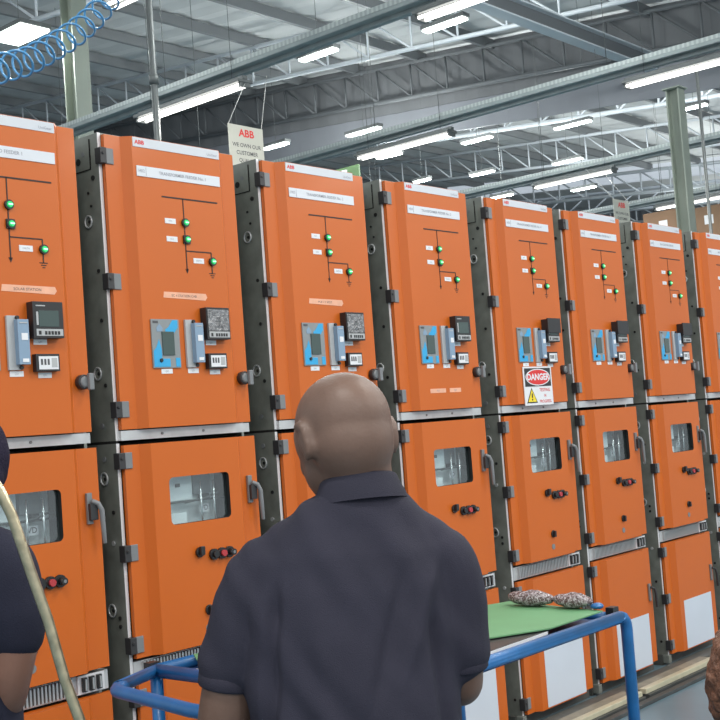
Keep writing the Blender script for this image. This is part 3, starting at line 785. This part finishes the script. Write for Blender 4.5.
# bent tube by the left man
T = [(-1.573, -1.75, 1.536), (-1.565, -1.757, 1.516), (-1.553, -1.768, 1.475), (-1.534, -1.782, 1.385), (-1.516, -1.796, 1.304), (-1.499, -1.808, 1.206), (-1.484, -1.82, 1.141)]
off = Vector((-.30, .24, 0))
path = [Vector(T[0])] + [Vector(t) for t in T[1:]]
e = Vector(T[-1]) - Vector(T[-3]); e /= -e.z
path += [Vector(T[-1]) + e * .5, Vector(T[-1]) + e * T[-1][2]]
top = [Vector(T[0]) + off * t + Vector((0, 0, .03 * math.sin(PI * min(1, t * 1.0)) + .012)) for t in (.12, .3, .5, .7, .88)]
other = [p + off for p in path]
full = path[::-1] + top + other
tb = empty('bent_tube_handle', tuple(path[-1]), label='shiny bent metal tube rising in front of the man in the cap', cat='tube handle')
loc = Vector(tb.location)
MB().tube([p - loc for p in full], .0088, 'brass', 14).build('bent_tube', tb)
MB().tube([path[-2] - loc, other[-2] - loc], .008, 'brass', 10).build('cross_bar', tb)
for p in (path[-1], other[-1]): MB().cyl(p - loc, p - loc + Vector((0, 0, .03)), .014, 'black').build('rubber_foot', tb)

# racking with cardboard boxes seen behind the right-hand cabinets
rk = empty('storage_rack', (12.7, 2.2, 0), label='storage rack with red beam and blue upright behind the rightmost cabinets', cat='rack')
MB().box(0, .08, -.9, 2.5, 3.60, 3.70, 'redbeam').build('beam', rk)
MB().box(.9, .98, -.9, 2.5, 3.60, 3.70, 'redbeam').build('beam', rk)
for y in (-.98, 2.5): MB().box(-.03, .06, y, y + .08, 0, 3.9, 'rackblue').build('upright', rk)
MB().box(0, .98, -.9, 2.5, 3.70, 3.72, 'inner').build('shelf', rk)
for (y0, y1, h, lab) in ((1.68, 2.25, .55, 'brown cardboard box on the rack, left of the right column'), (2.28, 2.62 + .0, .42, 'small brown cardboard box at the left end of the rack shelf'), (1.0, 1.62, .50, 'cardboard box on the rack, just right of the right column'), (.2, .92, .58, 'cardboard box on the rack near the right edge')):
    t = empty('cardboard_box', (12.85, 2.2, 3.722), label=lab, cat='box')
    MB().box(0, .6, y0 - .0, y1, 0, h, 'cardboard').build('carton', t, bevel=.01)
    MB().box(-.002, 0, y0 + .2, y0 + .33, h * .5, h * .75, 'white').build('sticker', t)
# green board far back above the third cabinet
tb2 = empty('notice_board', (13.5, 11.15, 0), label='small green board far back above the third cabinet', cat='board')
MB().box(0, .04, -.9, 0.25, 5.1, 6.25, 'greenboard').build('board', tb2)
MB().box(-.02, 0, -.62, -.40, 5.1, 6.2, 'white').build('white_strip', tb2)
for y in (-.85, .2): MB().box(0.04, .08, y, y + .05, 0, 6.2, 'trussdark').build('post', tb2)

# ------------------------------------------------------------------ people
def chain(mb, pts, m='skin', n=18, flat=None):
    """rounded, tapering limb through points ((x,y,z), r)"""
    P = []; Rr = []
    pts = [(Vector(p), r) for p, r in pts]
    # catmull through centres
    for i in range(len(pts) - 1):
        p0, p1, p2, p3 = pts[max(i - 1, 0)], pts[i], pts[i + 1], pts[min(i + 2, len(pts) - 1)]
        for k in range(6):
            u = k / 6
            c = .5 * ((2 * p1[0]) + (-p0[0] + p2[0]) * u + (2 * p0[0] - 5 * p1[0] + 4 * p2[0] - p3[0]) * u * u + (-p0[0] + 3 * p1[0] - 3 * p2[0] + p3[0]) * u ** 3)
            P.append(c); Rr.append(p1[1] + (p2[1] - p1[1]) * (u * u * (3 - 2 * u)))
    P.append(pts[-1][0]); Rr.append(pts[-1][1])
    # rounded ends
    d0 = (P[0] - P[1]).normalized(); d1 = (P[-1] - P[-2]).normalized(); r0, r1 = Rr[0], Rr[-1]
    for s in (.5, .85, .98): P.insert(0, P[0] * 0 + pts[0][0] + d0 * r0 * s); Rr.insert(0, r0 * math.sqrt(1 - s * s))
    for s in (.5, .85, .98): P.append(pts[-1][0] + d1 * r1 * s); Rr.append(r1 * math.sqrt(1 - s * s))
    mb.tube(P, Rr, m, n)
def rings(mb, rs, m, n=32, pw=2.3):
    """stacked super-elliptic rings (z, cx, cy, rx, ry), capped"""
    vs = []; fs = []
    for (z, cx, cy, rx, ry) in rs:
        for k in range(n):
            t = 2 * PI * k / n; c, s = math.cos(t), math.sin(t)
            vs.append((cx + rx * math.copysign(abs(c) ** (2 / pw), c), cy + ry * math.copysign(abs(s) ** (2 / pw), s), z))
    N = len(rs)
    for i in range(N - 1):
        for k in range(n): fs.append((i * n + k, i * n + (k + 1) % n, (i + 1) * n + (k + 1) % n, (i + 1) * n + k))
    fs.append(tuple(range(n))[::-1]); fs.append(tuple((N - 1) * n + k for k in range(n)))
    mb.add(vs, fs, m, True)
def smin_mesh(mb, name, parent, voxel, smooth=6, disp=None, material=None):
    """fuse overlapping closed shapes into one continuous skin"""
    tmp = mb.build('tmp')
    rm = tmp.modifiers.new('r', 'REMESH'); rm.mode = 'VOXEL'; rm.voxel_size = voxel; rm.use_smooth_shade = True
    sm = tmp.modifiers.new('s', 'SMOOTH'); sm.factor = .6; sm.iterations = smooth
    bpy.context.view_layer.update()
    me = bpy.data.meshes.new_from_object(tmp.evaluated_get(bpy.context.evaluated_depsgraph_get()))
    bpy.data.objects.remove(tmp)
    me.name = name
    if disp:
        nn = [v.normal.copy() for v in me.vertices]
        for v, q in zip(me.vertices, nn): v.co = v.co + q * disp(v.co)
    me.materials.clear(); me.materials.append(M[material])
    for p_ in me.polygons: p_.use_smooth = True
    o = bpy.data.objects.new(name, me); COL.objects.link(o); o.parent = parent
    return o
def hand(mb, w, d, side, m='skin', curl=.5, up=Vector((0, 0, 1))):
    """w wrist, d direction of the hand, side = thumb direction; palm plus five bent fingers"""
    w = Vector(w); d = Vector(d).normalized(); s = Vector(side); s = (s - d * s.dot(d)).normalized(); nrm = d.cross(s)
    for k in range(5):
        off = s * (.032 - .016 * k)
        chain(mb, [(w + off * .5, .016), (w + d * .045 + off, .0155), (w + d * .085 + off * 1.1, .0125)], m, 10)
    for k, (L, r) in enumerate(((.070, .0092), (.078, .0095), (.072, .0090), (.057, .0080))):
        b0 = w + d * .088 + s * (.034 - .0215 * k)
        c1 = (d * math.cos(curl * .5) + nrm * math.sin(curl * .5)); c2 = (d * math.cos(curl * 1.3) + nrm * math.sin(curl * 1.3)); c3 = (d * math.cos(curl * 2.0) + nrm * math.sin(curl * 2.0))
        p1 = b0 + c1 * L * .45; p2 = p1 + c2 * L * .32; p3 = p2 + c3 * L * .23
        chain(mb, [(b0 - d * .02, r * 1.1), (b0, r), (p1, r), (p2, r * .92), (p3, r * .8)], m, 10)
    t0 = w + d * .025 + s * .030; t1 = t0 + (s * .75 + d * .6).normalized() * .042; t2 = t1 + (d * .9 + s * .25 + nrm * .3).normalized() * .030; t3 = t2 + (d * .9 + nrm * .5).normalized() * .022
    chain(mb, [(t0 - s * .012, .016), (t0, .0145), (t1, .0115), (t2, .0105), (t3, .009)], m, 10)

def head(mb, c, yaw, pitch, m, k=1., ears=True):
    """head centred on c, facing +y before rotation"""
    Rm = Matrix.Rotation(yaw, 3, 'Z') @ Matrix.Rotation(pitch, 3, 'X'); c = Vector(c)
    def E(p, r): mb.ellipsoid(c + Rm @ (Vector(p) * k), [x * k for x in r], m, 24, 16, Rm)
    E((0, -.012, .012), (.0775, .092, .083)); E((0, .010, .000), (.073, .086, .080)); E((0, .030, -.050), (.060, .064, .062))
    E((0, .052, -.085), (.038, .040, .028)); E((0, .075, .022), (.052, .022, .020)); E((0, -.035, -.035), (.064, .058, .055)); E((0, -.028, -.022), (.071, .071, .078))
    E((-.034, .066, -.035), (.020, .018, .022)); E((.034, .066, -.035), (.020, .018, .022))
    mb.tube([c + Rm @ (Vector(p) * k) for p in ((0, .085, .015), (0, .098, -.010), (0, .108, -.030), (0, .088, -.038))], [.009 * k, .011 * k, .015 * k, .012 * k], m, 10)
    E((0, .088, -.058), (.024, .012, .007)); E((0, .085, -.068), (.021, .012, .007))
    if ears:
        for s in (-1, 1):
            base = Vector((s * .0755, -.012, -.016))
            pts = []
            for i in range(9):
                a = -1.9 + i * .52
                pts.append(c + Rm @ ((base + Vector((s * (.007 + .003 * math.sin(a)), -.006 - .016 * math.cos(a), .030 * math.sin(a)))) * k))
            mb.tube(pts, .0065 * k, m, 8)
            mb.ellipsoid(c + Rm @ ((base + Vector((s * .004, -.006, 0))) * k), (.009 * k, .015 * k, .027 * k), m, 14, 10, Rm)
    return Rm, c
def face_parts(parent, Rm, c, k=1.):
    for s in (-1, 1):
        MB().ellipsoid(c + Rm @ (Vector((s * .030, .078, .004)) * k), (.0125 * k, .011 * k, .0095 * k), 'eye', 14, 10, Rm).build('eye', parent)

# --- the bald man, seen from behind (local x: right, y: away from the viewer)
YAW = -math.radians(49.01)
man = empty('person', (-1.053, -2.046, 0), YAW, label='bald man in a dark navy polo shirt seen from behind, head bent', cat='person')
mb = MB()
Rm, hc = head(mb, (-.007, .018, 1.567), .50, -.30, 'skin', 1.08)
chain(mb, [((.014, -.004, 1.40), .066), ((.018, -.006, 1.47), .062), ((.010, .000, 1.54), .064)], 'skin')
rings(mb, [(.86, -.015, 0, .15, .10), (1.1, -.015, 0, .15, .095), (1.3, -.01, 0, .16, .09), (1.38, 0, 0, .13, .07), (1.43, .01, 0, .07, .05)], 'skin')
LA = [((-.155, 0, 1.315), .046), ((-.203, .005, 1.24), .046), ((-.226, .012, 1.17), .049), ((-.241, .016, 1.10), .051), ((-.255, .030, 1.04), .045), ((-.238, .11, .985), .040), ((-.20, .235, .975), .028)]
RA = [((.146, 0, 1.315), .046), ((.170, .005, 1.23), .048), ((.172, .022, 1.125), .041), ((.165, .05, 1.105), .040), ((.135, .15, 1.10), .037), ((.09, .265, 1.115), .027)]
chain(mb, LA, 'skin'); chain(mb, RA, 'skin')
hand(mb, (-.198, .24, .975), (.35, .9, .05), (.5, 0, .7), 'skin', .45)
hand(mb, (.088, .27, 1.115), (-.4, .9, .0), (-.3, 0, .9), 'skin', .45)
for s in (-1, 1):
    chain(mb, [((s * .085 - .01, 0, .90), .085), ((s * .095, .01, .70), .075), ((s * .10, .02, .48), .052), ((s * .105, 0, .30), .050), ((s * .11, -.01, .09), .036)], 'skin')
    chain(mb, [((s * .11, -.03, .045), .036), ((s * .12, .06, .040), .036), ((s * .125, .15, .032), .028)], 'skin')
smin_mesh(mb, 'body', man, .0055, 8, material='skin')
face_parts(man, Rm, hc, 1.08)
# polo shirt
mb = MB()
rings(mb, [(.84, -.012, 0, .178, .122), (.90, -.012, 0, .180, .125), (1.0, -.015, 0, .184, .130), (1.12, -.017, 0, .186, .128), (1.22, -.016, 0, .188, .122), (1.30, -.012, 0, .186, .113),
           (1.36, -.006, 0, .172, .100), (1.40, .002, .0, .140, .086), (1.432, .012, .0, .112, .078), (1.452, .016, .0, .092, .072), (1.466, .017, .0, .074, .068)], 'navy')
chain(mb, [((-.125, 0, 1.352), .052), ((-.163, 0, 1.328), .061), ((-.185, .002, 1.29), .0635), ((-.208, .006, 1.23), .063), ((-.226, .012, 1.175), .0605)], 'navy')
chain(mb, [((.115, 0, 1.362), .050), ((.152, 0, 1.335), .058), ((.164, .002, 1.29), .060), ((.170, .008, 1.20), .0585), ((.169, .014, 1.165), .0585)], 'navy')
# trapezius slope
chain(mb, [((.04, 0, 1.425), .045), ((.10, 0, 1.393), .044), ((.130, 0, 1.366), .050), ((.146, 0, 1.342), .054)], 'navy'); chain(mb, [((-.02, 0, 1.425), .045), ((-.09, 0, 1.388), .044), ((-.125, 0, 1.364), .050), ((-.150, 0, 1.340), .055)], 'navy')
def folds(p):
    x, y, z = p
    v = .006 * noise.noise(Vector((x * 9, y * 9, z * 3.2)) + Vector((3, 1, 7)))
    # long diagonal pull folds from the shoulders to the small of the back
    v += .008 * noise.noise(Vector((x * 20 + z * 14, y * 5, z * 2.4 - x * 5)))
    for (cx, sl, z0, z1, a, w) in ((-.152, .10, 1.0, 1.30, -.009, .012), (.135, -.06, 1.0, 1.26, -.008, .012), (.075, .35, 1.18, 1.33, .004, .013), (-.06, -.10, 1.05, 1.28, .003, .02), (.03, .30, 1.12, 1.30, -.004, .012)):
        if z0 - .05 < z < z1 + .05 and y < .03:
            f = min(1, max(0, (z - z0 + .05) / .08)) * min(1, max(0, (z1 + .05 - z) / .08))
            v += 1.7 * a * f * math.exp(-((x - cx - sl * (z - 1.15)) / w) ** 2)
    return v
shirt = smin_mesh(mb, 'polo_shirt', man, .0055, 6, folds, 'navy')
# sleeve hems, collar, shoulder seams
def cuff(c, r, d, m, par, h=.022):
    c = Vector(c); d = Vector(d).normalized()
    MB().tube([c, c + d * h * .15, c + d * h * .85, c + d * h], [r * .96, r, r, r * .96], m, 28).build('sleeve_hem', par)
cuff((-.235, .014, 1.138), .0565, (.17, -.05, 1), 'navy', man, .024); cuff((.170, .016, 1.140), .0525, (0, -.1, 1), 'navy', man, .02)
vs = []; n = 40
for (dz, a, b2) in ((-.010, .0860, .081), (.004, .0810, .078), (.020, .0725, .072), (.031, .0685, .068), (.034, .0655, .065), (.029, .063, .062), (.0, .063, .062)):
    for k in range(n):
        t = 2 * PI * k / n; c_, s_ = math.cos(t), math.sin(t)
        vs.append((.0175 + a * c_, -.004 + b2 * s_, 1.455 + dz + .004 * c_ - .012 * (s_ + .3)))
mbc = MB().add(vs, [(i * n + k, i * n + (k + 1) % n, (i + 1) * n + (k + 1) % n, (i + 1) * n + k) for i in range(6) for k in range(n)], 'navy', True)
mbc.build('collar', shirt)
mb = MB()
rings(mb, [(.80, -.012, 0, .170, .118), (.90, -.012, 0, .170, .118), (.97, -.012, 0, .165, .115)], 'navydark')
for s in (-1, 1): chain(mb, [((s * .085 - .01, 0, .90), .098), ((s * .095, .01, .70), .092), ((s * .10, .02, .48), .075), ((s * .105, 0, .30), .070), ((s * .11, -.01, .12), .066)], 'navydark')
smin_mesh(mb, 'trousers', man, .009, 5, lambda p: .005 * noise.noise(p * 9), 'navydark')
for s in (-1, 1):
    mb = MB(); chain(mb, [((s * .11, -.035, .052), .046), ((s * .12, .06, .050), .046), ((s * .126, .16, .044), .040)], 'shoe')
    mb.v = [(a, b_, max(c, .002)) for a, b_, c in mb.v]; mb.build('shoe', man)

# --- the man at the left edge, in a dark cap
lm = empty('person', (-1.52, -1.40, 0), YAW - .25, label='person in a dark cap and navy shirt cut off by the left edge', cat='person')
mb = MB()
Rl, hl = head(mb, (.060, .05, 1.545), .5, -.25, 'skin2', 1.0, False)
chain(mb, [((.0, -.0, 1.42), .058), ((.03, .01, 1.47), .058), ((.055, .03, 1.52), .058)], 'skin2')
rings(mb, [(.86, 0, 0, .15, .10), (1.1, 0, 0, .15, .095), (1.32, 0, 0, .15, .09), (1.42, 0, 0, .12, .07), (1.46, .0, 0, .06, .05)], 'skin2')
chain(mb, [((.165, 0, 1.365), .046), ((.190, 0, 1.27), .044), ((.172, .0, 1.165), .037), ((.125, .05, 1.12), .036), ((.03, .17, 1.10), .027)], 'skin2')
chain(mb, [((-.165, 0, 1.365), .048), ((-.185, 0, 1.24), .045), ((-.180, .01, 1.12), .039), ((-.15, .08, 1.07), .037), ((-.09, .20, 1.06), .028)], 'skin2')
hand(mb, (.025, .175, 1.10), (-.5, .8, .0), (-.3, 0, .9), 'skin2', .5); hand(mb, (-.088, .205, 1.06), (.3, .9, .0), (.3, 0, .9), 'skin2', .5)
for s in (-1, 1):
    chain(mb, [((s * .085, 0, .88), .083), ((s * .09, .01, .68), .072), ((s * .095, .02, .47), .05), ((s * .10, 0, .30), .048), ((s * .10, -.01, .09), .036)], 'skin2')
    chain(mb, [((s * .10, -.03, .045), .036), ((s * .11, .06, .040), .036), ((s * .115, .15, .032), .028)], 'skin2')
smin_mesh(mb, 'body', lm, .008, 5, material='skin2')
face_parts(lm, Rl, hl, 1.)
mb = MB()
rings(mb, [(.84, 0, 0, .176, .12), (1.0, 0, 0, .176, .125), (1.15, 0, 0, .178, .122), (1.30, 0, 0, .182, .114), (1.38, 0, 0, .172, .10), (1.43, .0, 0, .145, .085), (1.465, .015, .0, .115, .074), (1.495, .03, .01, .078, .066)], 'navydark')
chain(mb, [((.13, 0, 1.395), .056), ((.168, 0, 1.372), .062), ((.188, 0, 1.30), .058), ((.190, .0, 1.255), .052)], 'navydark')
chain(mb, [((-.13, 0, 1.395), .056), ((-.165, 0, 1.372), .062), ((-.185, 0, 1.30), .060), ((-.190, .0, 1.22), .058)], 'navydark')
smin_mesh(mb, 'work_shirt', lm, .008, 5, lambda p: .005 * noise.noise(Vector((p.x * 12, p.y * 12, p.z * 6))), 'navydark')
mb = MB()
rings(mb, [(.80, 0, 0, .170, .118), (.95, 0, 0, .165, .115)], 'navydark')
for s in (-1, 1): chain(mb, [((s * .085, 0, .88), .096), ((s * .09, .01, .68), .090), ((s * .095, .02, .47), .072), ((s * .10, 0, .30), .068), ((s * .10, -.01, .12), .064)], 'navydark')
smin_mesh(mb, 'trousers', lm, .012, 4, None, 'navydark')
for s in (-1, 1):
    mb = MB(); chain(mb, [((s * .10, -.035, .052), .046), ((s * .11, .06, .050), .046), ((s * .116, .16, .044), .040)], 'shoe')
    mb.v = [(a, b_, max(c, .002)) for a, b_, c in mb.v]; mb.build('shoe', lm)
mb = MB()
mb.ellipsoid(hl + Rl @ Vector((0, -.012, .022)), (.096, .110, .098), 'cap', 28, 18, Rl)
mb.ellipsoid(hl + Rl @ Vector((0, -.045, -.025)), (.084, .070, .066), 'cap', 28, 18, Rl)
smin_mesh(mb, 'cap', lm, .007, 4, lambda p: .003 * noise.noise(p * 30), 'cap')

# --- seated person with brown curly hair at the lower right corner
hp_ = empty('person', (-1.060, -2.752, .0), YAW, label='seated person with curly brown hair at the lower right corner', cat='person')
mb = MB(); dz = -.388
Rh, hh = head(mb, (.045, .02, 1.178), .1, -.2, 'skin2', .93)
chain(mb, [((.045, -.01, 1.0), .05), ((.045, 0, 1.10), .048)], 'skin2')
rings(mb, [(.48, .045, 0, .16, .12), (.6, .045, 0, .135, .10), (.85, .045, 0, .15, .09), (.95, .045, 0, .14, .08), (1.02, .045, 0, .07, .05)], 'skin2')
for s in (-1, 1):
    chain(mb, [((.045 + s * .15, 0, .93), .045), ((.045 + s * .18, .02, .80), .042), ((.045 + s * .18, .06, .68), .036), ((.045 + s * .15, .18, .62), .034), ((.045 + s * .12, .29, .60), .026)], 'skin2')
    hand(mb, (.045 + s * .12, .295, .60), (-s * .2, .95, -.1), (-s, 0, .3), 'skin2', .3)
    chain(mb, [((.045 + s * .09, .02, .53), .08), ((.045 + s * .11, .24, .53), .07), ((.045 + s * .12, .44, .50), .055), ((.045 + s * .12, .46, .30), .048), ((.045 + s * .12, .45, .09), .035)], 'skin2')
    chain(mb, [((.045 + s * .12, .43, .045), .035), ((.045 + s * .13, .52, .04), .035), ((.045 + s * .13, .60, .032), .027)], 'skin2')
smin_mesh(mb, 'body', hp_, .009, 4, material='skin2')
face_parts(hp_, Rh, hh, .93)
mb = MB()
for i in range(90):
    a = random.random() * 2 * PI; zc_ = random.uniform(-.45, 1.); q = math.sqrt(max(0, 1 - zc_ * zc_))
    d = Vector((q * math.cos(a), q * math.sin(a), zc_))
    if d.y > .45 and d.z < .5: continue
    mb.ellipsoid(hh + Rh @ Vector((d.x * .082, d.y * .096 - .006, d.z * .090 + .008)), (.018, .018, .018), 'hairbrown', 10, 7)
mb.ellipsoid(hh + Rh @ Vector((0, -.015, .015)), (.092, .102, .096), 'hairbrown', 20, 14, Rh)
smin_mesh(mb, 'hair', hp_, .006, 2, lambda p: .006 * noise.noise(p * 60), 'hairbrown')
mb = MB()
rings(mb, [(.47, .045, 0, .18, .14), (.60, .045, 0, .16, .125), (.80, .045, 0, .175, .115), (.92, .045, 0, .165, .10), (.98, .045, 0, .11, .08), (1.03, .045, 0, .065, .06)], 'navydark')
for s in (-1, 1): chain(mb, [((.045 + s * .15, 0, .93), .056), ((.045 + s * .18, .02, .80), .053)], 'navydark')
smin_mesh(mb, 'shirt', hp_, .009, 4, None, 'navydark')
mb = MB()
for s in (-1, 1): chain(mb, [((.045 + s * .09, .02, .55), .093), ((.045 + s * .11, .24, .545), .083), ((.045 + s * .12, .44, .50), .068), ((.045 + s * .12, .46, .30), .060), ((.045 + s * .12, .45, .13), .055)], 'navydark')
smin_mesh(mb, 'trousers', hp_, .011, 4, None, 'navydark')
for s in (-1, 1):
    mb = MB(); chain(mb, [((.045 + s * .12, .43, .050), .044), ((.045 + s * .13, .52, .048), .044), ((.045 + s * .13, .60, .042), .036)], 'shoe')
    mb.v = [(a, b_, max(c, .002)) for a, b_, c in mb.v]; mb.build('shoe', hp_)
st = empty('stool', (-1.030, -2.787, 0), label='round stool under the seated person at the lower right', cat='stool')
MB().cyl((0, 0, .41), (0, 0, .445), .16, 'stool', 28).build('seat', st, bevel=.006)
for k in range(4):
    a = PI / 4 + k * PI / 2; MB().cyl((.12 * math.cos(a), .12 * math.sin(a), .42), (.17 * math.cos(a), .17 * math.sin(a), 0), .012, 'hinge').build('leg', st)

# ------------------------------------------------------------------ light & look
w = bpy.data.worlds.new('hall daylight'); SC.world = w; w.use_nodes = True
bg = w.node_tree.nodes['Background']; bg.inputs[0].default_value = (.88, .95, 1., 1); bg.inputs[1].default_value = .82
SC.view_settings.view_transform = 'Standard'; SC.view_settings.look = 'None'; SC.view_settings.gamma = 1; SC.view_settings.use_curve_mapping = False
SC.view_settings.exposure = 0.
SC.cycles.use_denoising = True
SC.cycles.max_bounces = 6; SC.cycles.diffuse_bounces = 3; SC.cycles.glossy_bounces = 3; SC.cycles.transparent_max_bounces = 6
SC.cycles.sample_clamp_indirect = 4
